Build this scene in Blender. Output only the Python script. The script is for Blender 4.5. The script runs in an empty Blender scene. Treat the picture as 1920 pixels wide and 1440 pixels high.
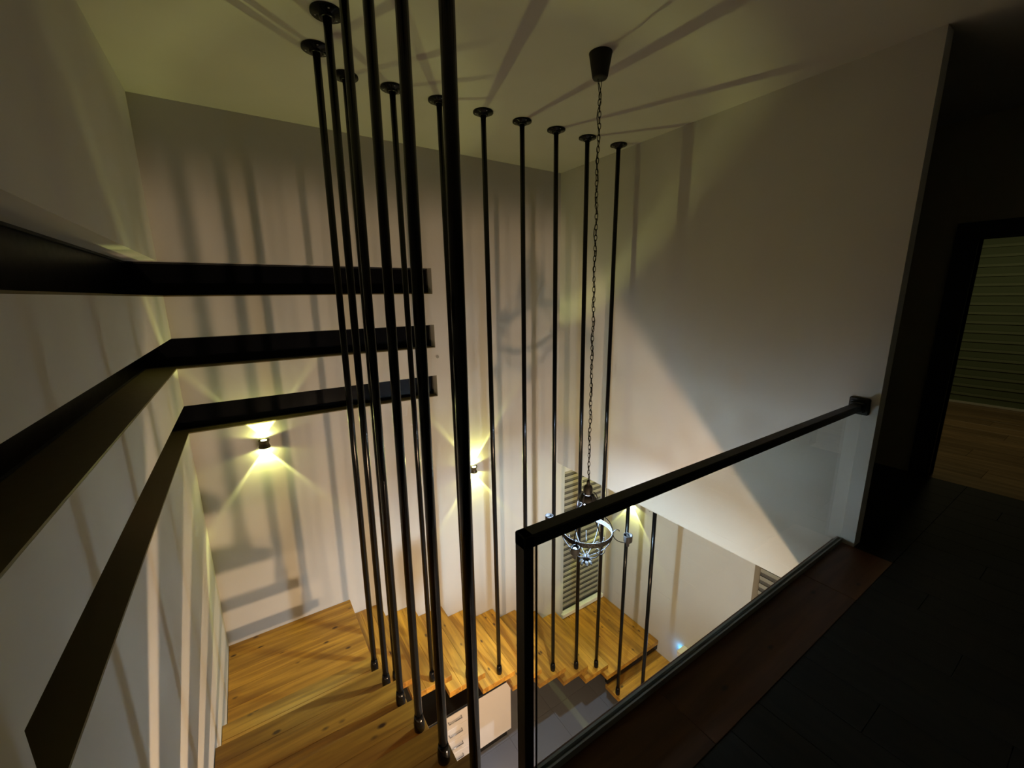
import bpy, bmesh, math, random
from mathutils import Vector, Matrix
random.seed(7)
S = bpy.context.scene
C = S.collection

# ------------------------------------------------------------------ camera
F_PX, YAW, PITCH, ROLL, EYE = 773.98, 32.953, -12.221, -0.731, 1.6158
cd = bpy.data.cameras.new('camera'); cam = bpy.data.objects.new('camera', cd); C.objects.link(cam)
cd.sensor_fit = 'HORIZONTAL'; cd.sensor_width = 36.0; cd.lens = 36.0 * F_PX / 1920.0
cd.clip_start = 0.02; cd.clip_end = 60
y_, p_, r_ = math.radians(YAW), math.radians(PITCH), math.radians(ROLL)
fwd = Vector((math.sin(y_)*math.cos(p_), math.cos(y_)*math.cos(p_), math.sin(p_)))
rt = Vector((math.cos(y_), -math.sin(y_), 0)); up = rt.cross(fwd)
r2 = rt*math.cos(r_) + up*math.sin(r_); u2 = -rt*math.sin(r_) + up*math.cos(r_)
cam.matrix_world = Matrix(((r2.x, u2.x, -fwd.x, 0), (r2.y, u2.y, -fwd.y, 0), (r2.z, u2.z, -fwd.z, EYE), (0, 0, 0, 1)))
S.camera = cam

# ------------------------------------------------------------------ world, exposure
w = bpy.data.worlds.new('night'); S.world = w; w.use_nodes = True
w.node_tree.nodes['Background'].inputs[0].default_value = (0.02, 0.025, 0.04, 1)
w.node_tree.nodes['Background'].inputs[1].default_value = 0.05
S.view_settings.view_transform = 'Standard'; S.view_settings.look = 'None'
S.view_settings.gamma = 1; S.view_settings.use_curve_mapping = False
S.view_settings.exposure = 0.0
S.cycles.max_bounces = 8; S.cycles.diffuse_bounces = 5

# ------------------------------------------------------------------ lights of the place
def point_light(name, loc, power, col, rad=0.03, ramp=None):
    ld = bpy.data.lights.new(name, 'POINT'); ld.energy = power; ld.color = col; ld.shadow_soft_size = rad
    o = bpy.data.objects.new(name, ld); o.location = loc; C.objects.link(o)
    return o
# pendant bulbs hanging in the hall below the landing (out of sight under the slab)
point_light('ground_hall_bulb', (1.15, 0.42, -0.96), 180, (1.0, 0.69, 0.41), 0.03)
point_light('ground_hall_bulb', (0.80, 0.42, -0.96), 45, (1.0, 0.69, 0.41), 0.03)
# dim ceiling lamp of the room behind the open door
ld = bpy.data.lights.new('far_room_lamp', 'AREA'); ld.energy = 6; ld.color = (1, 0.88, 0.45); ld.shape = 'DISK'; ld.size = 0.3
o = bpy.data.objects.new('far_room_lamp', ld); o.location = (6.9, 1.1, 2.8); C.objects.link(o)

# ------------------------------------------------------------------ dimensions
XL, YB, XC, ZC, ZU = -0.4285, 3.785, 3.125, 2.90, -0.465
XCT = 3.225            # far side of the right partition
YC = 0.80              # free end of the partition
XE, XD = 4.92, 4.03
ZG = -3.32
YS = 0.91              # edge of the upper slab over the stairwell
ZLL, ZL = -2.803, -1.252
RL = 0.17235

# ------------------------------------------------------------------ materials
def new_mat(name):
    m = bpy.data.materials.new(name); m.use_nodes = True
    return m, m.node_tree.nodes, m.node_tree.links, m.node_tree.nodes['Principled BSDF']
def plaster(name, col, rough=0.85, bump=0.012):
    m, n, l, b = new_mat(name)
    tc = n.new('ShaderNodeTexCoord'); ns = n.new('ShaderNodeTexNoise'); ns.inputs['Scale'].default_value = 2.2; ns.inputs['Detail'].default_value = 5
    cr = n.new('ShaderNodeValToRGB')
    cr.color_ramp.elements[0].position = .3; cr.color_ramp.elements[1].position = .75
    cr.color_ramp.elements[0].color = (*[c*.94 for c in col], 1); cr.color_ramp.elements[1].color = (*col, 1)
    l.new(tc.outputs['Object'], ns.inputs['Vector']); l.new(ns.outputs['Fac'], cr.inputs['Fac']); l.new(cr.outputs['Color'], b.inputs['Base Color'])
    n2 = n.new('ShaderNodeTexNoise'); n2.inputs['Scale'].default_value = 60; n2.inputs['Detail'].default_value = 4
    bp = n.new('ShaderNodeBump'); bp.inputs['Strength'].default_value = bump; bp.inputs['Distance'].default_value = .004
    l.new(tc.outputs['Object'], n2.inputs['Vector']); l.new(n2.outputs['Fac'], bp.inputs['Height']); l.new(bp.outputs['Normal'], b.inputs['Normal'])
    b.inputs['Roughness'].default_value = rough; b.inputs['Specular IOR Level'].default_value = .25
    return m
def plain(name, col, rough=.5, metal=0, spec=.5):
    m, n, l, b = new_mat(name)
    b.inputs['Base Color'].default_value = (*col, 1); b.inputs['Roughness'].default_value = rough
    b.inputs['Metallic'].default_value = metal; b.inputs['Specular IOR Level'].default_value = spec
    tc = n.new('ShaderNodeTexCoord'); ns = n.new('ShaderNodeTexNoise'); ns.inputs['Scale'].default_value = 25
    mr = n.new('ShaderNodeMapRange'); mr.inputs['To Min'].default_value = max(rough-.05, .02); mr.inputs['To Max'].default_value = min(rough+.08, 1)
    l.new(tc.outputs['Object'], ns.inputs['Vector']); l.new(ns.outputs['Fac'], mr.inputs['Value']); l.new(mr.outputs['Result'], b.inputs['Roughness'])
    return m
def emit(name, col, s):
    m, n, l, b = new_mat(name); b.inputs['Base Color'].default_value = (*col, 1)
    b.inputs['Emission Color'].default_value = (*col, 1); b.inputs['Emission Strength'].default_value = s
    return m
def wood(name, axis, c0, c1, cknot, rough=.45, gscale=1.0, knots=True, vary=.25):
    """pine-like wood, grain along the given axis (0 x, 1 y)"""
    m, n, l, b = new_mat(name)
    tc = n.new('ShaderNodeTexCoord'); oi = n.new('ShaderNodeObjectInfo')
    cmb = n.new('ShaderNodeVectorMath'); cmb.operation = 'SCALE'; cmb.inputs['Scale'].default_value = 1
    rv = n.new('ShaderNodeCombineXYZ'); ml = n.new('ShaderNodeMath'); ml.operation = 'MULTIPLY'; ml.inputs[1].default_value = 37.0
    l.new(oi.outputs['Random'], ml.inputs[0])
    for i in range(3): l.new(ml.outputs[0], rv.inputs[i])
    ad = n.new('ShaderNodeVectorMath'); ad.operation = 'ADD'
    l.new(tc.outputs['Object'], ad.inputs[0]); l.new(rv.outputs[0], ad.inputs[1])
    mp = n.new('ShaderNodeMapping'); sc = [22*gscale]*3; sc[axis] = 1.6*gscale; mp.inputs['Scale'].default_value = sc
    l.new(ad.outputs[0], mp.inputs['Vector'])
    g = n.new('ShaderNodeTexNoise'); g.inputs['Scale'].default_value = 1; g.inputs['Detail'].default_value = 4; g.inputs['Distortion'].default_value = .6
    l.new(mp.outputs[0], g.inputs['Vector'])
    cr = n.new('ShaderNodeValToRGB'); cr.color_ramp.elements[0].position = .34; cr.color_ramp.elements[1].position = .66
    cr.color_ramp.elements[0].color = (*c0, 1); cr.color_ramp.elements[1].color = (*c1, 1)
    l.new(g.outputs['Fac'], cr.inputs['Fac'])
    # tone of the single board
    hv = n.new('ShaderNodeHueSaturation'); mr = n.new('ShaderNodeMapRange'); mr.inputs['To Min'].default_value = 1-vary; mr.inputs['To Max'].default_value = 1+vary*.6
    l.new(oi.outputs['Random'], mr.inputs['Value']); l.new(mr.outputs['Result'], hv.inputs['Value']); l.new(cr.outputs['Color'], hv.inputs['Color'])
    src = hv.outputs['Color']
    if knots:
        mp2 = n.new('ShaderNodeMapping'); s2 = [9.5]*3; s2[axis] = 5.0; mp2.inputs['Scale'].default_value = s2
        l.new(ad.outputs[0], mp2.inputs['Vector'])
        vo = n.new('ShaderNodeTexVoronoi'); vo.inputs['Scale'].default_value = 1; vo.inputs['Randomness'].default_value = 1
        l.new(mp2.outputs[0], vo.inputs['Vector'])
        k = n.new('ShaderNodeMapRange'); k.inputs['From Min'].default_value = .07; k.inputs['From Max'].default_value = .15; k.inputs['To Min'].default_value = 1; k.inputs['To Max'].default_value = 0
        l.new(vo.outputs['Distance'], k.inputs['Value'])
        mx = n.new('ShaderNodeMix'); mx.data_type = 'RGBA'
        l.new(k.outputs['Result'], mx.inputs['Factor']); l.new(src, mx.inputs[6]); mx.inputs[7].default_value = (*cknot, 1)
        src = mx.outputs[2]
    l.new(src, b.inputs['Base Color'])
    bp = n.new('ShaderNodeBump'); bp.inputs['Strength'].default_value = .12; bp.inputs['Distance'].default_value = .002
    l.new(g.outputs['Fac'], bp.inputs['Height']); l.new(bp.outputs['Normal'], b.inputs['Normal'])
    b.inputs['Roughness'].default_value = rough
    return m
M = {}
M['wall'] = plaster('wall_plaster', (.55, .53, .49))
M['hall'] = plaster('hall_paint', (.36, .32, .22))
M['ceil'] = plaster('ceiling_paint', (.48, .46, .41), .9)
M['pine_x'] = wood('pine_along_x', 0, (.27, .11, .008), (.54, .255, .026), (.06, .018, .003))
M['pine_y'] = wood('pine_along_y', 1, (.27, .11, .008), (.54, .255, .026), (.06, .018, .003))
M['red_wood'] = wood('red_nosing_wood', 0, (.08, .028, .010), (.13, .048, .016), (.03, .012, .006), .5)
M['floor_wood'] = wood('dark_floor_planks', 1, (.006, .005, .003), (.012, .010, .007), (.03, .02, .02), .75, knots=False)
M['room_wood'] = wood('far_room_planks', 1, (.20, .12, .06), (.36, .23, .12), (.05, .03, .02), .35, knots=False)
M['black'] = plain('black_steel', (.003, .003, .003), .16, 0, .22)
M['rail'] = plain('rail_black_paint', (.010, .011, .010), .45, 0, .4)
M['iron'] = plain('aged_grey_iron', (.026, .026, .030), .55, 0, .15)
M['cap'] = plain('dark_bronze', (.022, .020, .017), .6, .2, .2)
M['sconce'] = plain('sconce_bronze', (.08, .06, .03), .4, .7)
M['slit'] = plain('night_window_glass', (.003, .003, .004), .30, 0, .06)
M['sill'] = plain('olive_brown_stone_sill', (.115, .092, .040), .55, 0, .2)
M['frame'] = plain('dark_frame', (.012, .012, .011), .5)
M['white'] = plain('cabinet_gloss_white', (.72, .67, .63), .16, 0, .5)
M['granite'] = plain('black_worktop', (.006, .006, .006), .18)
M['plinth'] = plain('black_plinth', (.01, .01, .01), .4)
M['steel'] = plain('handle_steel', (.35, .35, .36), .3, 1)
M['tile'] = plain('grey_floor_tile', (.145, .148, .168), .38)
M['grout'] = plain('tile_grout', (.11, .11, .12), .8)
M['alu'] = plain('grey_aluminium', (.30, .29, .26), .5, .3)
M['blind_dark'] = plain('blind_dark_slat', (.085, .078, .065), .8)
M['blind_light'] = plain('blind_pale_slat', (.29, .27, .21), .8)
M['blind_green'] = plain('blind_green_slat', (.16, .20, .11), .7)
M['blind_green2'] = plain('blind_green_slat_pale', (.24, .28, .17), .7)
M['jamb'] = plain('window_sill_white', (.74, .72, .64), .5)
M['lens'] = emit('sconce_lens', (1.0, 1.0, .42), 7)
M['bulb'] = emit('cool_bulb', (.64, .83, 1.0), 10500)
M['blue'] = emit('blue_led', (.12, .45, 1.0), 3.5)
M['devwhite'] = plain('device_white', (.75, .73, .68), .4)
def glass_mat():
    m = bpy.data.materials.new('balustrade_glass'); m.use_nodes = True; n, l = m.node_tree.nodes, m.node_tree.links
    n.clear(); out = n.new('ShaderNodeOutputMaterial'); mix = n.new('ShaderNodeMixShader')
    t = n.new('ShaderNodeBsdfTransparent'); t.inputs[0].default_value = (.90, .925, .915, 1)
    g = n.new('ShaderNodeBsdfGlossy'); g.inputs['Roughness'].default_value = .01
    f = n.new('ShaderNodeFresnel')
    gm = n.new('ShaderNodeNewGeometry'); mr = n.new('ShaderNodeMapRange'); mr.inputs['To Min'].default_value = 1.5; mr.inputs['To Max'].default_value = 1/1.5
    l.new(gm.outputs['Backfacing'], mr.inputs['Value']); l.new(mr.outputs['Result'], f.inputs['IOR'])
    l.new(f.outputs[0], mix.inputs[0]); l.new(t.outputs[0], mix.inputs[1]); l.new(g.outputs[0], mix.inputs[2]); l.new(mix.outputs[0], out.inputs[0])
    return m
M['glass'] = glass_mat()

# ------------------------------------------------------------------ helpers
def box(bm, a, b, bev=0.0):
    x0, y0, z0 = a; x1, y1, z1 = b
    v = [bm.verts.new(c) for c in ((x0,y0,z0),(x1,y0,z0),(x1,y1,z0),(x0,y1,z0),(x0,y0,z1),(x1,y0,z1),(x1,y1,z1),(x0,y1,z1))]
    f = [bm.faces.new([v[i] for i in q]) for q in ((3,2,1,0),(4,5,6,7),(0,1,5,4),(1,2,6,5),(2,3,7,6),(3,0,4,7))]
    if bev:
        es = list({e for q in f for e in q.edges})
        bmesh.ops.bevel(bm, geom=es, offset=bev, segments=1, affect='EDGES', profile=.5)
def tube(bm, pts, rad, n=8, closed=False):
    pts = [Vector(p) for p in pts]; N = len(pts); rings = []
    ref = None
    for i, p in enumerate(pts):
        if closed: d = pts[(i+1) % N] - pts[i-1]
        else: d = pts[min(i+1, N-1)] - pts[max(i-1, 0)]
        d.normalize()
        if ref is None: ref = Vector((0,0,1)) if abs(d.z) < .9 else Vector((1,0,0))
        a = ref - d*ref.dot(d)
        if a.length < 1e-4: a = Vector((1,0,0)) - d*d.x
        a.normalize(); ref = a; b = d.cross(a)
        r = rad[i] if isinstance(rad, (list, tuple)) else rad
        rings.append([bm.verts.new(p + (a*math.cos(t)+b*math.sin(t))*r) for t in [2*math.pi*k/n for k in range(n)]])
    for i in range(N if closed else N-1):
        A, B = rings[i], rings[(i+1) % N]
        for k in range(n): bm.faces.new((A[k], A[(k+1) % n], B[(k+1) % n], B[k])).smooth = True
    if not closed:
        bm.faces.new(rings[0][::-1]); bm.faces.new(rings[-1])
def lathe(bm, prof, cx, cy, n=24, top=None):
    """prof: list of (radius, z) from bottom up; open ends get capped when radius > 0"""
    R = []
    for r, z in prof:
        R.append([bm.verts.new((cx+r*math.cos(2*math.pi*k/n), cy+r*math.sin(2*math.pi*k/n), z)) for k in range(n)])
    for A, B in zip(R, R[1:]):
        for k in range(n): bm.faces.new((A[k], A[(k+1) % n], B[(k+1) % n], B[k])).smooth = True
    if top is not False:
        bm.faces.new(R[0][::-1]); bm.faces.new(R[-1])
def mesh(name, bm, mat, parent=None, label=None, kind=None, origin=None):
    if origin is not None: bmesh.ops.translate(bm, verts=bm.verts, vec=-Vector(origin))
    bmesh.ops.recalc_face_normals(bm, faces=bm.faces) if name not in ('perforated_skirt',) else None
    me = bpy.data.meshes.new(name); bm.to_mesh(me); bm.free(); me.materials.append(mat)
    o = bpy.data.objects.new(name, me); C.objects.link(o)
    if origin is not None: o.location = origin
    if parent is not None:
        o.parent = parent; par = parent; off = Vector((0,0,0))
        while par: off += par.location; par = par.parent
        o.location = Vector(o.location) - off
    if label: o['label'] = label
    if kind: o['kind'] = kind
    return o
def boxo(name, a, b, mat, parent=None, bev=0.0, **k):
    bm = bmesh.new(); box(bm, a, b, bev)
    return mesh(name, bm, mat, parent, **k)
def thing(name, loc, label, cat, group=None):
    o = bpy.data.objects.new(name, None); o.location = loc; o.empty_display_size = .1; C.objects.link(o)
    o['label'] = label; o['category'] = cat
    if group: o['group'] = group
    return o
def structure(o): o['kind'] = 'structure'; return o

# ------------------------------------------------------------------ room shell
SL = [(1.6315, 1.8707), (1.1178, 1.3399), (.6294, .8419)]       # slit windows (z ranges)
XS, YSL, WT, GD, GL = 1.5636, 1.005, .25, .114, .195
bm = bmesh.new(); z = ZG-.1
for zb, zt in sorted(SL):
    box(bm, (XL-WT, YB, z), (XS, YB+WT, zb)); z = zt
box(bm, (XL-WT, YB, z), (XS, YB+WT, ZC+.1))
WX0, WX1, WZ0, WZ1 = 3.245, 3.955, -2.76, -.62                    # window in the back wall
box(bm, (XS, YB, ZG-.1), (WX0, YB+WT, ZC+.1)); box(bm, (WX1, YB, ZG-.1), (9.0, YB+WT, ZC+.1))
box(bm, (WX0, YB, ZG-.1), (WX1, YB+WT, WZ0)); box(bm, (WX0, YB, WZ1), (WX1, YB+WT, ZC+.1))
structure(mesh('wall_back', bm, M['wall']))
bm = bmesh.new(); z = ZG-.1
for zb, zt in sorted(SL):
    box(bm, (XL-WT, YSL, z), (XL, YB, zb)); z = zt
box(bm, (XL-WT, YSL, z), (XL, YB, ZC+.1)); box(bm, (XL-WT, -2.2, ZG-.1), (XL, YSL, ZC+.1))
structure(mesh('wall_left', bm, M['wall']))
for i, (zb, zt) in enumerate(SL):
    wn = bpy.data.objects.new('window_%d' % (i+1), None); C.objects.link(wn); structure(wn)
    wn.location = (XL, YB, zb)
    boxo('pane', (XL-GL-.01, YB+GD, zb), (XS, YB+GD+.01, zt), M['slit'], wn)
    boxo('pane', (XL-GL-.01, YSL, zb), (XL-GL, YB+GD, zt), M['slit'], wn)
    bm = bmesh.new(); box(bm, (XL, YB+.0005, zb), (XS, YB+GD-.012, zb+.008)); box(bm, (XL-GL+.012, YSL, zb), (XL-.0005, YB+.0005, zb+.008)); box(bm, (XL-GL+.012, YB+.0005, zb), (XL, YB+GD-.012, zb+.008))
    mesh('sill', bm, M['sill'], wn)
    bm = bmesh.new()
    for k in range(2):
        zz = zb if k == 0 else zt-.012
        box(bm, (XL-GL, YB+GD-.012, zz), (XS, YB+GD, zz+.012)); box(bm, (XL-GL, YSL, zz), (XL-GL+.012, YB+GD-.012, zz+.012))
    box(bm, (XS-.012, YB+GD-.012, zb+.012), (XS, YB+GD, zt-.012))
    mesh('frame', bm, M['frame'], wn)
boxo('wall_right', (XC, YC, ZU), (XCT, YB, ZC+.05), M['wall'], bev=0)['kind'] = 'structure'
# ground floor right wall with the second window
V0, V1, VZ0, VZ1 = .75, 1.758, -2.3, -.62
bm = bmesh.new()
box(bm, (XD, V1, ZG-.1), (XD+WT, YB, ZU+.05)); box(bm, (XD, -2.2, ZG-.1), (XD+WT, V0, ZU+.05))
box(bm, (XD, V0, ZG-.1), (XD+WT, V1, VZ0)); box(bm, (XD, V0, VZ1), (XD+WT, V1, ZU+.05))
structure(mesh('wall_lower_right', bm, M['wall']))
# hall wall with the door opening
DY0, DY1, DH = -.02, .842, 2.0
bm = bmesh.new()
box(bm, (XE, DY1, ZU), (XE+.12, YB, ZC+.05)); box(bm, (XE, -2.2, ZU), (XE+.12, DY0, ZC+.05)); box(bm, (XE, DY0, DH), (XE+.12, DY1, ZC+.05))
structure(mesh('wall_hall', bm, M['hall']))
structure(boxo('wall_front', (XL-WT, -2.3, ZG-.1), (9.0, -2.2, ZC+.1), M['wall']))
RX = 8.62
structure(boxo('wall_far_room', (RX+.02, -2.2, ZU), (RX+.2, YB, ZC+.05), M['wall']))
structure(boxo('ceiling', (XL-WT, -2.3, ZC), (9.0, YB+WT, ZC+.15), M['ceil']))
bm = bmesh.new(); box(bm, (XL, -2.2, ZU), (XCT, YS, -.024)); box(bm, (XCT, -2.2, ZU), (8.8, YB, -.024))
floor_up = structure(mesh('floor', bm, M['ceil']))
gf = structure(boxo('floor_lower', (XL-.1, -2.3, ZG-.1), (XD+.1, YB+.1, ZG-.006), M['grout']))

# ground floor tiles
TS = .6; proto = None
bm = bmesh.new(); box(bm, (.002, .002, -.006), (TS-.002, TS-.002, 0), .0015)
t0 = mesh('tile', bm, M['tile'], gf); first = True
nx = int((XD-XL)/TS)+1; ny = 9
for i in range(nx):
    for j in range(ny):
        x = XL + i*TS; y = YB - (j+1)*TS
        if x + TS > XD+.01 and x > XD: continue
        t = t0 if first else t0.copy()
        if not first: C.objects.link(t)
        first = False; t.parent = gf; t.location = (x, y, ZG); t.scale.x = min(1, (XD-x)/TS)

# ------------------------------------------------------------------ landing floor boards
BAND0, BAND1 = .605, YS+.006
def boards(name, x0, x1, y0, y1, z0, z1, axis, nb, mat, parent, gap=.0012, bev=.0012, split=None, jitter=.3):
    """boards with their long side along axis, nb boards side by side"""
    out = []; w0, w1 = (y0, y1) if axis == 0 else (x0, x1); l0, l1 = (x0, x1) if axis == 0 else (y0, y1)
    for k in range(nb):
        a = w0 + (w1-w0)*k/nb + gap/2; b = w0 + (w1-w0)*(k+1)/nb - gap/2
        cuts = [l0, l1]
        if split:
            cuts = [l0]; c = l0 + split*(.3+.7*((k*0.618) % 1))
            while c < l1-.15: cuts.append(c); c += split
            cuts.append(l1)
        for c0, c1 in zip(cuts, cuts[1:]):
            A = (c0+gap/2, a, z0) if axis == 0 else (a, c0+gap/2, z0)
            B = (c1-gap/2, b, z1) if axis == 0 else (b, c1-gap/2, z1)
            bm = bmesh.new(); box(bm, A, B, bev)
            ctr = tuple((A[i]+B[i])/2 for i in range(3))
            out.append(mesh(name, bm, mat, parent, origin=ctr))
    return out
boards('floor_board', XL, XC, BAND0, BAND1, -.024, 0, 0, 1, M['red_wood'], floor_up, split=1.3)
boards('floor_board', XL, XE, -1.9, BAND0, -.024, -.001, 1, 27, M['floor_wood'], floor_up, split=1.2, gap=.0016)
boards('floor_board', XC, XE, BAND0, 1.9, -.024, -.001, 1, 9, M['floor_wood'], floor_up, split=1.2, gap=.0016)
boards('floor_board', XE, RX, -1.5, 2.5, -.024, -.001, 1, 12, M['room_wood'], floor_up, split=1.2, gap=.0016)

# ------------------------------------------------------------------ staircase
st = thing('staircase', (3.1, 2.8, ZG), 'open pine staircase with two landings climbing along the back and left walls', 'staircase')
def tread(name, x0, x1, y0, y1, z, axis, nb, th=.055, label=None):
    e = bpy.data.objects.new(name, None); C.objects.link(e); e.parent = st; e.empty_display_size = .05
    e.location = Vector((x0, y0, z)) - st.location
    if label: e['label'] = label
    m = M['pine_x'] if axis == 0 else M['pine_y']
    boards('plank', x0, x1, y0, y1, z-th, z, axis, nb, m, e, gap=.0006, bev=.0015)
YI = 2.787
tread('lower_landing', 3.098, XD-.003, 2.792, YB-.002, ZLL, 1, 7, label='square lower landing in the back corner by the window')
for i in range(8):
    xr = 3.102-.3255*i
    z = ZLL+RL*(i+1)
    x1 = xr; x0 = xr-.3255-.03
    if i == 7: x0 = .53
    tread('stair_tread', x0, x1, YI, YB-.002, z, 1, 3)
tread('upper_landing', XL+.003, .548, 2.79, YB-.002, ZL, 0, 6, label='square upper landing in the left corner')
LZ = [-1.07, -.887, -.704, -.521, -.338, -.155]
LY = [2.817, 2.496, 2.173, 1.837, 1.502, 1.184]
for i, (z, y1) in enumerate(zip(LZ, LY)):
    y0 = (LY[i+1] if i < 5 else YS+.01) - (.03 if i < 5 else 0)
    tread('stair_tread', XL+.003, .53+.003*i, y0, y1, z, 0, 3)
tread('stair_tread', 3.123, XD-.003, 2.49, 2.84, ZLL-RL, 0, 3)
tread('stair_tread', 3.123, XD-.003, 2.17, 2.52, ZLL-2*RL, 0, 3)
boxo('steel_beam', (3.12, 2.80, ZLL-.135), (XD-.003, 2.85, ZLL-.056), M['black'], st, .003, label='black steel beam under the lower landing')
boxo('steel_beam', (XL+.003, 2.80, ZL-.135), (.54, 2.85, ZL-.056), M['black'], st, .003)

# ------------------------------------------------------------------ ceiling rods
def rod(loc_top, loc_bot, label, group, fl=.073):
    tx, ty, tz = loc_top; bx, by, bz = loc_bot
    r = thing('ceiling_rod', loc_bot, label, 'rod', group)
    bm = bmesh.new(); tube(bm, [(bx, by, bz+.012), (tx, ty, tz-.004)], .0195, 16); mesh('shaft', bm, M['black'], r)
    bm = bmesh.new(); h = min(.030, fl-.004); lathe(bm, [(h, tz-.03), (h+.006, tz-.026), (h+.006, tz-.014), (fl, tz-.010), (fl, tz)] if fl > .04 else [(h, tz-.008), (fl, tz-.006), (fl, tz)], tx, ty, 28)
    f = mesh('ceiling_flange', bm, M['black'], r)
    for k in range(3):
        bm = bmesh.new(); a = k*2.094+.5; lathe(bm, [(.004, tz-.013), (.0055, tz-.0105), (.0055, tz-.0095)], tx+.054*math.cos(a), ty+.054*math.sin(a), 8)
        mesh('screw', bm, M['steel'], f)
    bm = bmesh.new(); lathe(bm, [(.024, bz), (.0265, bz+.005), (.0275, bz+.045), (.025, bz+.065), (.0205, bz+.095)], bx, by, 20)
    mesh('ferrule', bm, M['black'], r)
    return r
tops = [(2.995,2.838),(2.636,2.852),(2.302,2.855),(1.975,2.860),(1.645,2.872),(1.302,2.865),(.984,2.863),(.705,2.866),(.513,2.649),(.511,2.319)]
bots = [(2.961,2.846),(2.646,2.844),(2.312,2.841),(1.975,2.846),(1.660,2.850),(1.326,2.835),(.990,2.836),(.690,2.846)]
bl = [(.505,2.681),(.504,2.339),(.503,2.007),(.498,1.666),(.496,1.339),(.494,1.03)]
RB = ['black ceiling rod at the right end of the back row, on its lowest tread',
 'black ceiling rod second from the right in the back row, seen behind the lamp',
 'black ceiling rod third from the right in the back row, left of the lamp',
 'fourth black ceiling rod from the right in the back row, ending behind the balustrade post',
 'fifth black ceiling rod from the right in the back row, left of the balustrade post',
 'sixth black ceiling rod from the right in the back row, left of the right sconce',
 'seventh black ceiling rod from the right in the back row, beside the slit window ends',
 'black ceiling rod at the left end of the back row, beside the upper landing']
for i in range(8):
    rod((*tops[i], ZC), (*bots[i], ZLL+RL*(i+1)), RB[i], 'black rods in a row along the back flight')
LB = ['black ceiling rod leftmost in the photo, on the first tread above the upper landing',
 'second black rod of the left flight, its ceiling flange near the top edge',
 'black ceiling rod third of the left flight counting from the upper landing',
 'black ceiling rod fourth of the left flight, third from the viewer',
 'thick looking black ceiling rod, second nearest to the viewer',
 'thickest looking black rod, nearest to the viewer, crossing the whole picture']
ltop = [(.513,2.649),(.511,2.319),(.508,1.985),(.506,1.655),(.505,1.335),(.500,1.03)]
for i in range(6):
    rod((*ltop[i], ZC), (*bl[i], LZ[i]), LB[i], 'black rods along the left flight')
rod((3.163,2.665,ZU), (3.155,2.675,ZLL-RL), 'short black rod left of the two under the right wall, on the lower tread', 'short black rods under the right wall', .030)
rod((3.163,2.335,ZU), (3.155,2.345,ZLL-2*RL), 'short black rod right of the two under the right wall, running behind the floor edge', 'short black rods under the right wall', .030)

# ------------------------------------------------------------------ balustrade
ba = thing('balustrade', (.6, .89, 0), 'black steel framed glass balustrade on the edge of the upper floor', 'railing')
bm = bmesh.new(); box(bm, (.597, .867, .001), (.632, .917, .938), .004); mesh('post', bm, M['rail'], ba)
bm = bmesh.new(); box(bm, (.597, .867, .896), (XC-.012, .918, .938), .004); mesh('handrail', bm, M['rail'], ba)
bm = bmesh.new(); box(bm, (XC-.014, .838, .868), (XC, .945, .975), .008); pl = mesh('wall_bracket', bm, M['rail'], ba, label='black square wall plate at the right end of the handrail')
bm = bmesh.new(); box(bm, (XC-.05, .857, .887), (XC-.013, .927, .948), .004); mesh('socket', bm, M['rail'], pl)
boxo('glass_panel', (.648, .872, .012), (XC-.004, .880, .895), M['glass'], ba, label='clear glass panel')
boxo('edge_strip', (.6445, .8725, .03), (.6475, .8795, .896), M['frame'], ba)
bm = bmesh.new(); box(bm, (.634, .862, .0), (XC-.001, .869, .03)); box(bm, (.634, .883, .0), (XC-.001, .892, .03)); box(bm, (.634, .869, 0), (XC-.001, .883, .011))
mesh('base_channel', bm, M['alu'], ba, label='grey aluminium channel holding the glass')

# ------------------------------------------------------------------ chandelier
CX, CY = 1.834, 1.895
ch = thing('chandelier', (CX, CY, ZC), 'grey iron lantern chandelier with candle cups hanging on a long chain', 'chandelier')
bm = bmesh.new(); lathe(bm, [(.018, ZC-.128), (.038, ZC-.124), (.043, ZC-.115), (.058, ZC-.03), (.062, ZC-.006), (.064, ZC)], CX, CY, 28); mesh('canopy', bm, M['cap'], ch, label='dark tapered ceiling cup')
bm = bmesh.new()
for s in (-1, 1):
    tube(bm, [(CX+s*.014, CY, ZC-.125), (CX+s*.013, CY, ZC-.15), (CX+s*.004, CY, ZC-.19), (CX, CY, ZC-.205)], .002, 6)
mesh('hook', bm, M['cap'], ch)
bm = bmesh.new(); zt = ZC-.195; zb = .385; pitch = .030; n = int((zt-zb)/pitch)
for k in range(n):
    zc = zt - pitch*(k+.5); a = math.radians(90*(k % 2) + 25 + 6*math.sin(k*.7)); sx = .006*math.sin(k*.35)*math.exp(-k*.03)
    pts = []
    for q in range(10):
        t = 2*math.pi*q/10; u = .0085*math.cos(t); h = (.0155+.004)*math.sin(t)
        pts.append((CX+sx+u*math.cos(a), CY+u*math.sin(a), zc+h))
    tube(bm, pts, .0022, 5, True)
mesh('chain', bm, M['cap'], ch, kind='stuff', label='long thin dark chain')
bm = bmesh.new()
tube(bm, [(CX+.009*math.sin(k*.9)*(1+.5*math.sin(k*.31)), CY+.008*math.cos(k*.9), ZC-.14-(ZC-.14-.38)*k/80) for k in range(81)], .0026, 6)
mesh('cord', bm, M['cap'], ch)
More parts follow.
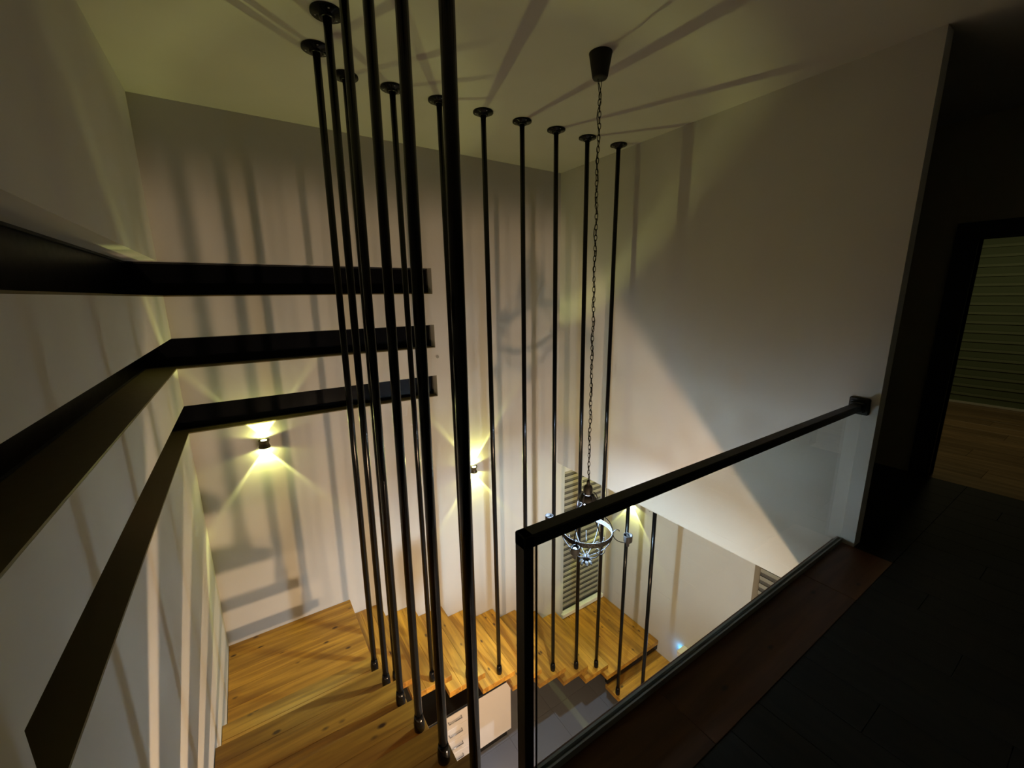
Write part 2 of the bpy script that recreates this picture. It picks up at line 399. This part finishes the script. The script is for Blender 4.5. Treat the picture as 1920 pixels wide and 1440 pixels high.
# holder, bell cap, perforated skirt, bulb: tilt added to aim the light at back and right walls
TA = -10
TILT = Matrix.Translation((CX, CY, .36)) @ Matrix.Rotation(math.radians(TA), 4, Vector((-.80, .60, 0))) @ Matrix.Translation((-CX, -CY, -.36))
def tilted(name, bm, mat, **k):
    bmesh.ops.transform(bm, matrix=TILT, verts=bm.verts)
    return mesh(name, bm, mat, ch, **k)
bm = bmesh.new(); lathe(bm, [(.026,.268),(.031,.285),(.033,.305),(.030,.33),(.020,.345),(.012,.352),(.012,.368),(.008,.385)], CX, CY, 24); tilted('lamp_holder', bm, M['cap'], label='dark bronze bulb holder')
bm = bmesh.new(); lathe(bm, [(.058,.232),(.055,.245),(.046,.262),(.030,.278),(.029,.278),(.044,.261),(.053,.244),(.0565,.232)], CX, CY, 28, False)
tilted('bell_cap', bm, M['cap'], label='dark bronze bell shaped cap')
# perforated skirt: a lattice of small rings
bm = bmesh.new()
NP = 26
for row in range(6):
    z = .227 - row*.0122
    for k in range(NP):
        a = 2*math.pi*(k+.5*(row % 2))/NP; r = .059+row*.001
        c = Vector((CX+r*math.cos(a), CY+r*math.sin(a), z)); tx = Vector((-math.sin(a), math.cos(a), 0))
        tube(bm, [c + tx*.0070*math.cos(t) + Vector((0,0,.0064*math.sin(t))) for t in [2*math.pi*q/8 for q in range(8)]], .0042, 5, True)
tube(bm, [(CX+.062*math.cos(t), CY+.062*math.sin(t), .157) for t in [2*math.pi*q/32 for q in range(32)]], .003, 6, True)
tilted('perforated_skirt', bm, M['iron'], label='pierced metal skirt around the bulb')
bm = bmesh.new(); lathe(bm, [(.004,.166),(.014,.168),(.022,.177),(.024,.188),(.020,.200),(.010,.208),(.009,.214)], CX, CY, 12)
tilted('bulb', bm, M['bulb'], label='lit cool white bulb')
bm = bmesh.new(); lathe(bm, [(.011,.212),(.013,.218),(.013,.276)], CX, CY, 16); tilted('lamp_base', bm, M['cap'])
# ribs of the onion shaped cage
RR = .172; ZR = 0.0
prof = [(.034,.300),(.052,.285),(.066,.250),(.071,.210),(.080,.165),(.112,.125),(.148,.085),(.170,.035),(.174,-.01),(.166,-.055),(.140,-.105),(.100,-.145),(.055,-.172),(.020,-.190)]
def smooth(pr, k=3):
    o = []
    for i in range(len(pr)-1):
        p0 = pr[max(i-1,0)]; p1 = pr[i]; p2 = pr[i+1]; p3 = pr[min(i+2, len(pr)-1)]
        for s in range(k):
            t = s/k
            o.append(tuple(.5*((2*p1[j])+(-p0[j]+p2[j])*t+(2*p0[j]-5*p1[j]+4*p2[j]-p3[j])*t*t+(-p0[j]+3*p1[j]-3*p2[j]+p3[j])*t**3) for j in range(len(p1))))
    o.append(pr[-1]); return o
sp = smooth(prof)
for k in range(6):
    a = math.radians(60*k+18)
    bm = bmesh.new(); tube(bm, [(CX+r*math.cos(a), CY+r*math.sin(a), z) for r, z in sp], .0040, 6); mesh('rib', bm, M['iron'], ch)
# ring band: two wires and a strip of scroll work on a thin strip
bm = bmesh.new()
for z in (.014, -.014):
    tube(bm, [(CX+RR*math.cos(t), CY+RR*math.sin(t), z) for t in [2*math.pi*q/48 for q in range(48)]], .0035, 6, True)
ring = mesh('ring_band', bm, M['iron'], ch, label='pierced metal ring band')
bm = bmesh.new()
N = 72; A = []; 
for q in range(N):
    t = 2*math.pi*q/N
    A.append([bm.verts.new((CX+rr*math.cos(t), CY+rr*math.sin(t), z)) for rr, z in ((RR-.001,-.013),(RR-.001,.013),(RR+.001,.013),(RR+.001,-.013))])
for q in range(N):
    P, Q = A[q], A[(q+1) % N]
    for j in range(4): bm.faces.new((P[j], P[(j+1)%4], Q[(j+1)%4], Q[j]))
mesh('strip', bm, M['iron'], ring)
bm = bmesh.new()
for q in range(54):
    a = 2*math.pi*q/54; c = Vector((CX+(RR+.002)*math.cos(a), CY+(RR+.002)*math.sin(a), .006 if q % 2 else -.006)); tx = Vector((-math.sin(a), math.cos(a), 0))
    tube(bm, [c + tx*.0070*math.cos(t) + Vector((0,0,.0065*math.sin(t))) for t in [2*math.pi*s/8 for s in range(8)]], .0019, 5, True)
mesh('scroll_work', bm, M['cap'], ring)
# three arms with candle cups
def arm(ax, ay, tag):
    d = Vector((ax-CX, ay-CY, 0)); L = d.length; d.normalize()
    e = bmesh.new()
    pts = [(RR+.046,.026),(RR+.040,.034),(RR+.030,.036),(RR+.018,.030),(RR+.006,.012),(RR+.006,-.012),(RR+.020,-.036),(RR+.045,-.052),(L-.02,-.058),(L,-.052)]
    tube(e, [(CX+d.x*r, CY+d.y*r, z) for r, z in smooth(pts)], .0034, 6)
    o = mesh('arm', e, M['iron'], ch)
    e = bmesh.new(); lathe(e, [(.006,-.085),(.010,-.080),(.011,-.060),(.020,-.052),(.029,-.042),(.030,-.002),(.031,.004),(.027,.004),(.026,-.036),(.004,-.038)], ax, ay, 22)
    mesh('candle_cup', e, M['iron'], o)
    e = bmesh.new(); lathe(e, [(.024,-.036),(.024,-.020),(.014,-.018),(.013,-.006)], ax, ay, 16); mesh('socket', e, M['frame'], o)
for ax, ay in ((1.745,2.205),(1.640,1.800),(2.030,1.700)): arm(ax, ay, '')
# finial: leaf rosette and drop
bm = bmesh.new(); lathe(bm, [(.003,-.262),(.012,-.255),(.017,-.243),(.012,-.228),(.006,-.220),(.010,-.205),(.022,-.196),(.024,-.188),(.006,-.183)], CX, CY, 18)
fin = mesh('finial', bm, M['iron'], ch, label='bottom finial with a rosette of leaves')
for k in range(8):
    a = math.radians(45*k+10); ca, sa = math.cos(a), math.sin(a)
    bm = bmesh.new(); prev = None
    for i, (r, z, wd) in enumerate([(.010,-.225,.004),(.026,-.215,.009),(.040,-.222,.010),(.048,-.236,.007),(.050,-.248,.002)]):
        row = [bm.verts.new((CX+r*ca - s*wd*sa, CY+r*sa + s*wd*ca, z+dz)) for s, dz in ((-1,0),(0,.003),(1,0),(0,-.002))]
        if prev:
            for j in range(4): bm.faces.new((prev[j], prev[(j+1)%4], row[(j+1)%4], row[j]))
        prev = row
    mesh('leaf', bm, M['iron'], fin)
for k in range(6):
    a = math.radians(60*k+48); ca, sa = math.cos(a), math.sin(a)
    bm = bmesh.new(); pts = [(.14,-.03),(.135,-.06),(.11,-.085),(.08,-.085),(.07,-.065),(.085,-.052),(.10,-.062)]
    tube(bm, [(CX+r*ca, CY+r*sa, z-.05) for r, z in smooth(pts, 3)], .003, 5); mesh('scroll', bm, M['iron'], ch)

# ------------------------------------------------------------------ wall sconces
def sconce_light(loc, updown, power):
    ld = bpy.data.lights.new('sconce_beam', 'SPOT'); ld.energy = power; ld.color = (.96, 1.0, .30); ld.shadow_soft_size = .008
    ld.spot_size = math.radians(172); ld.spot_blend = .25; ld.use_nodes = True
    n, l = ld.node_tree.nodes, ld.node_tree.links
    em = n['Emission']
    tc = n.new('ShaderNodeTexCoord'); sx = n.new('ShaderNodeSeparateXYZ'); ab = n.new('ShaderNodeMath'); ab.operation = 'ABSOLUTE'
    cr = n.new('ShaderNodeValToRGB'); e = cr.color_ramp.elements
    e[0].position = 0; e[0].color = (.0, .0, .0, 1)
    e[1].position = 1; e[1].color = (.26, .26, .26, 1)
    for p, v in ((.10,.02),(.25,.05),(.60,.045),(.765,.05),(.79,.46),(.815,.66),(.84,.32)):
        q = e.new(p); q.color = (v, v, v, 1)
    l.new(tc.outputs['Normal'], sx.inputs[0]); l.new(sx.outputs['Z'], ab.inputs[0]); l.new(ab.outputs[0], cr.inputs['Fac'])
    l.new(cr.outputs['Color'], em.inputs['Strength'])
    o = bpy.data.objects.new('sconce_beam', ld); o.location = loc; C.objects.link(o)
    if updown > 0: o.rotation_euler = (math.pi, 0, 0)
def sconce(x, y, z, nx, ny, label):
    s = thing('wall_sconce', (x, y, z), label, 'wall lamp', 'up and down wall sconces')
    d = Vector((nx, ny, 0)); t = Vector((-ny, nx, 0)); P = Vector((x, y, z))
    bm = bmesh.new(); prof = [(-.034,.043),(-.028,.043),(-.012,.036),(.0,.033),(.012,.036),(.028,.043),(.034,.043)]
    prev = None
    for dz, hw in prof:
        dep = .062*hw/.043; ring = []
        for q in range(13):
            a = math.pi*q/12
            ring.append(bm.verts.new(P + t*hw*math.cos(a) + d*(.006+dep*math.sin(a)**.8) + Vector((0,0,dz))))
        if prev:
            for j in range(12): bm.faces.new((prev[j], prev[j+1], ring[j+1], ring[j])).smooth = True
        prev = ring
    mesh('shade', bm, M['sconce'], s)
    bm = bmesh.new(); a = P - t*.035 - Vector((0,0,.03)); b = P + t*.035 + d*.006 + Vector((0,0,.03))
    box(bm, tuple(min(a[i],b[i]) for i in range(3)), tuple(max(a[i],b[i]) for i in range(3))); mesh('back_plate', bm, M['sconce'], s)
    for sg in (-1, 1):
        c = P + d*.034; bm = bmesh.new(); zz = z+sg*.031
        lathe(bm, [(.022, zz-.002), (.022, zz+.002)], c.x, c.y, 18); mesh('lens', bm, M['lens'], s, label='glowing yellow lens')
        sconce_light((c.x, c.y, z+sg*.040), sg, SC if x < 1 else 2*SC)
SC = 60
sconce(.036, YB, .460, 0, -1, 'small bronze sconce throwing light up and down below the lowest slit window')
sconce(1.925, YB, -.240, 0, -1, 'small bronze sconce on the back wall half hidden by the nearest rod')
sconce(XD, 3.34, -1.06, -1, 0, 'small bronze sconce hidden under the edge of the right wall, above the lower landing')

# ------------------------------------------------------------------ window blinds
def blind(root, axis, plane, a0, a1, z0, z1, pitch, mats, cord=None, split=.5, th=.006):
    """day and night blind: alternating slats, pale ones proud of the dark ones"""
    n = int(round((z1-z0)/pitch)); n = max(n, 1); h = (z1-z0)/n
    for k in range(n):
        for j, (f0, f1, off) in enumerate(((0, split, 0.0), (split, 1.0, .012))):
            zz0 = z0+h*(k+f0); zz1 = z0+h*(k+f1)
            if axis == 'y': A = (a0, plane-off-th, zz0); B = (a1, plane-off, zz1)
            else: A = (plane-off-th, a0, zz0); B = (plane-off, a1, zz1)
            bm = bmesh.new(); box(bm, A, B, .0015)
            mesh('slat', bm, mats[j], root, origin=tuple((A[i]+B[i])/2 for i in range(3)))
def window(name, loc): 
    o = bpy.data.objects.new(name, None); o.location = loc; C.objects.link(o); return structure(o)
w4 = window('window_4', (WX0, YB, WZ0))
boxo('pane', (WX0, YB+.16, WZ0), (WX1, YB+.17, WZ1), M['slit'], w4)
boxo('window_sill', (WX0-.03, YB-.035, WZ0-.03), (WX1+.04, YB+.16, WZ0+.03), M['jamb'], w4, .004)
bl4 = thing('window_blind', (WX0, YB, WZ0), 'striped roller blind in the stair window above the lower landing', 'blind')
blind(bl4, 'y', YB+.05, WX0+.005, WX1-.005, WZ0+.045, WZ1-.01, .082, (M['blind_dark'], M['blind_light']))
boxo('bottom_bar', (WX0+.005, YB+.03, WZ0+.031), (WX1-.005, YB+.052, WZ0+.045), M['frame'], bl4)
bm = bmesh.new(); xx = WX1+.02
tube(bm, [(xx,YB-.012,-.6),(xx,YB-.012,-1.95),(xx+.006,YB-.012,-1.975),(xx+.02,YB-.012,-1.98),(xx+.03,YB-.012,-1.95),(xx+.03,YB-.012,-.6)], .003, 6); mesh('pull_cord', bm, M['cap'], bl4)
w5 = window('window_5', (XD, V0, VZ0))
boxo('pane', (XD+.16, V0, VZ0), (XD+.17, V1, VZ1), M['slit'], w5)
boxo('window_sill', (XD-.03, V0-.03, VZ0-.03), (XD+.16, V1+.03, VZ0), M['jamb'], w5, .004)
bl5 = thing('window_blind', (XD, V0, VZ0), 'striped roller blind in the lower right wall, seen just above the floor edge', 'blind')
blind(bl5, 'x', XD+.13, V0+.005, V1-.005, VZ0+.02, VZ1-.01, .085, (M['blind_dark'], M['blind_light']))
w6 = window('window_6', (RX, 0, 0))
boxo('pane', (RX, -1.6, .0), (RX+.015, 1.6, 2.85), M['slit'], w6)
bl6 = thing('window_blind', (RX, 0, 0), 'greenish striped blind covering the wall of the room beyond the open door', 'blind')
blind(bl6, 'x', RX-.01, -1.5, 2.2, .03, 2.7, .125, (M['blind_green'], M['blind_green2']), split=.72)
boxo('bottom_bar', (RX-.045, -1.5, .002), (RX-.008, 2.2, .03), M['jamb'], bl6)

# ------------------------------------------------------------------ door frame of the far room
d1 = bpy.data.objects.new('door_1', None); d1.location = (XE, DY1, 0); C.objects.link(d1); structure(d1)
bm = bmesh.new()
box(bm, (XE-.022, DY1, 0), (XE+.14, DY1+.135, DH+.125)); box(bm, (XE-.022, DY0-.135, 0), (XE+.14, DY0, DH+.125)); box(bm, (XE-.022, DY0, DH), (XE+.14, DY1, DH+.125))
mesh('door_frame', bm, M['frame'], d1)

# ------------------------------------------------------------------ kitchen cabinets below the treads
KZ = -2.43; KX1 = 1.963; KY = 3.148
wt = boxo('worktop', (XL+.35, KY-.022, KZ-.030), (KX1+.004, YB-.002, KZ), M['granite'], None, .003)
wt['label'] = 'black worktop on the white cabinets under the stair'; wt['category'] = 'worktop'
def cabinet(x0, x1, label):
    c = thing('base_cabinet', (x0, KY, ZG), label, 'cabinet', 'white kitchen cabinets under the stair')
    boxo('body', (x0+.001, KY+.002, ZG+.204), (x1-.001, YB-.004, KZ-.036), M['white'], c)
    boxo('plinth', (x0, KY+.085, ZG), (x1, KY+.10, ZG+.203), M['plinth'], c)
    return c
c2 = cabinet(1.47, KX1, 'white gloss base cabinet with a plain door at the right end under the stair')
boxo('door', (1.473, KY-.018, ZG+.204), (KX1-.002, KY, KZ-.038), M['white'], c2, .002)
def drawer(c, x0, x1, z0, z1):
    d = boxo('drawer', (x0+.002, KY-.018, z0+.002), (x1-.002, KY, z1-.002), M['white'], c, .002)
    bm = bmesh.new(); xm = (x0+x1)/2+.05; zz = z1-.06
    tube(bm, [(xm-.07, KY-.018, zz), (xm-.07, KY-.045, zz), (xm+.07, KY-.045, zz), (xm+.07, KY-.018, zz)], .005, 6)
    mesh('handle', bm, M['steel'], d)
c1 = cabinet(1.02, 1.468, 'white gloss drawer cabinet with steel bar handles under the stair')
H = (KZ-.038) - (ZG+.204)
for k in range(4): drawer(c1, 1.02, 1.468, ZG+.204+H*k/4, ZG+.204+H*(k+1)/4)
c0 = cabinet(.45, 1.018, 'white gloss base cabinet left of the drawers, mostly hidden by the left flight')
boxo('door', (.452, KY-.018, ZG+.204), (1.016, KY, KZ-.038), M['white'], c0, .002)

# ------------------------------------------------------------------ small device with blue light on the lower right wall
dv = thing('night_light', (XD, 2.37, -2.65), 'small white box glowing blue on the lower right wall beside the stair foot', 'night light')
bm = bmesh.new(); box(bm, (XD-.14, 2.28, -2.655), (XD, 2.44, -2.58), .008); mesh('housing', bm, M['devwhite'], dv)
bm = bmesh.new(); box(bm, (XD-.118, 2.295, -2.82), (XD-.015, 2.425, -2.656), .006); mesh('glowing_panel', bm, M['blue'], dv, label='glowing blue panel')
point_light('night_light_glow', (XD-.035, 2.475, -2.66), .5, (.12, .5, 1.0), .012)
# small plaster repair with a wall plug
wp = thing('wall_plug', (1.581, YB, 1.026), 'small broken wall plug hole right of the middle slit window', 'wall plug')
bm = bmesh.new(); lathe(bm, [(.006, -.004), (.010, -.004), (.016, .003)], 0, 0, 8, True)
bmesh.ops.rotate(bm, verts=bm.verts, cent=(0,0,0), matrix=Matrix.Rotation(math.radians(90), 3, 'X')); bmesh.ops.translate(bm, verts=bm.verts, vec=(1.581, YB-.003, 1.026))
mesh('plug', bm, M['alu'], wp)
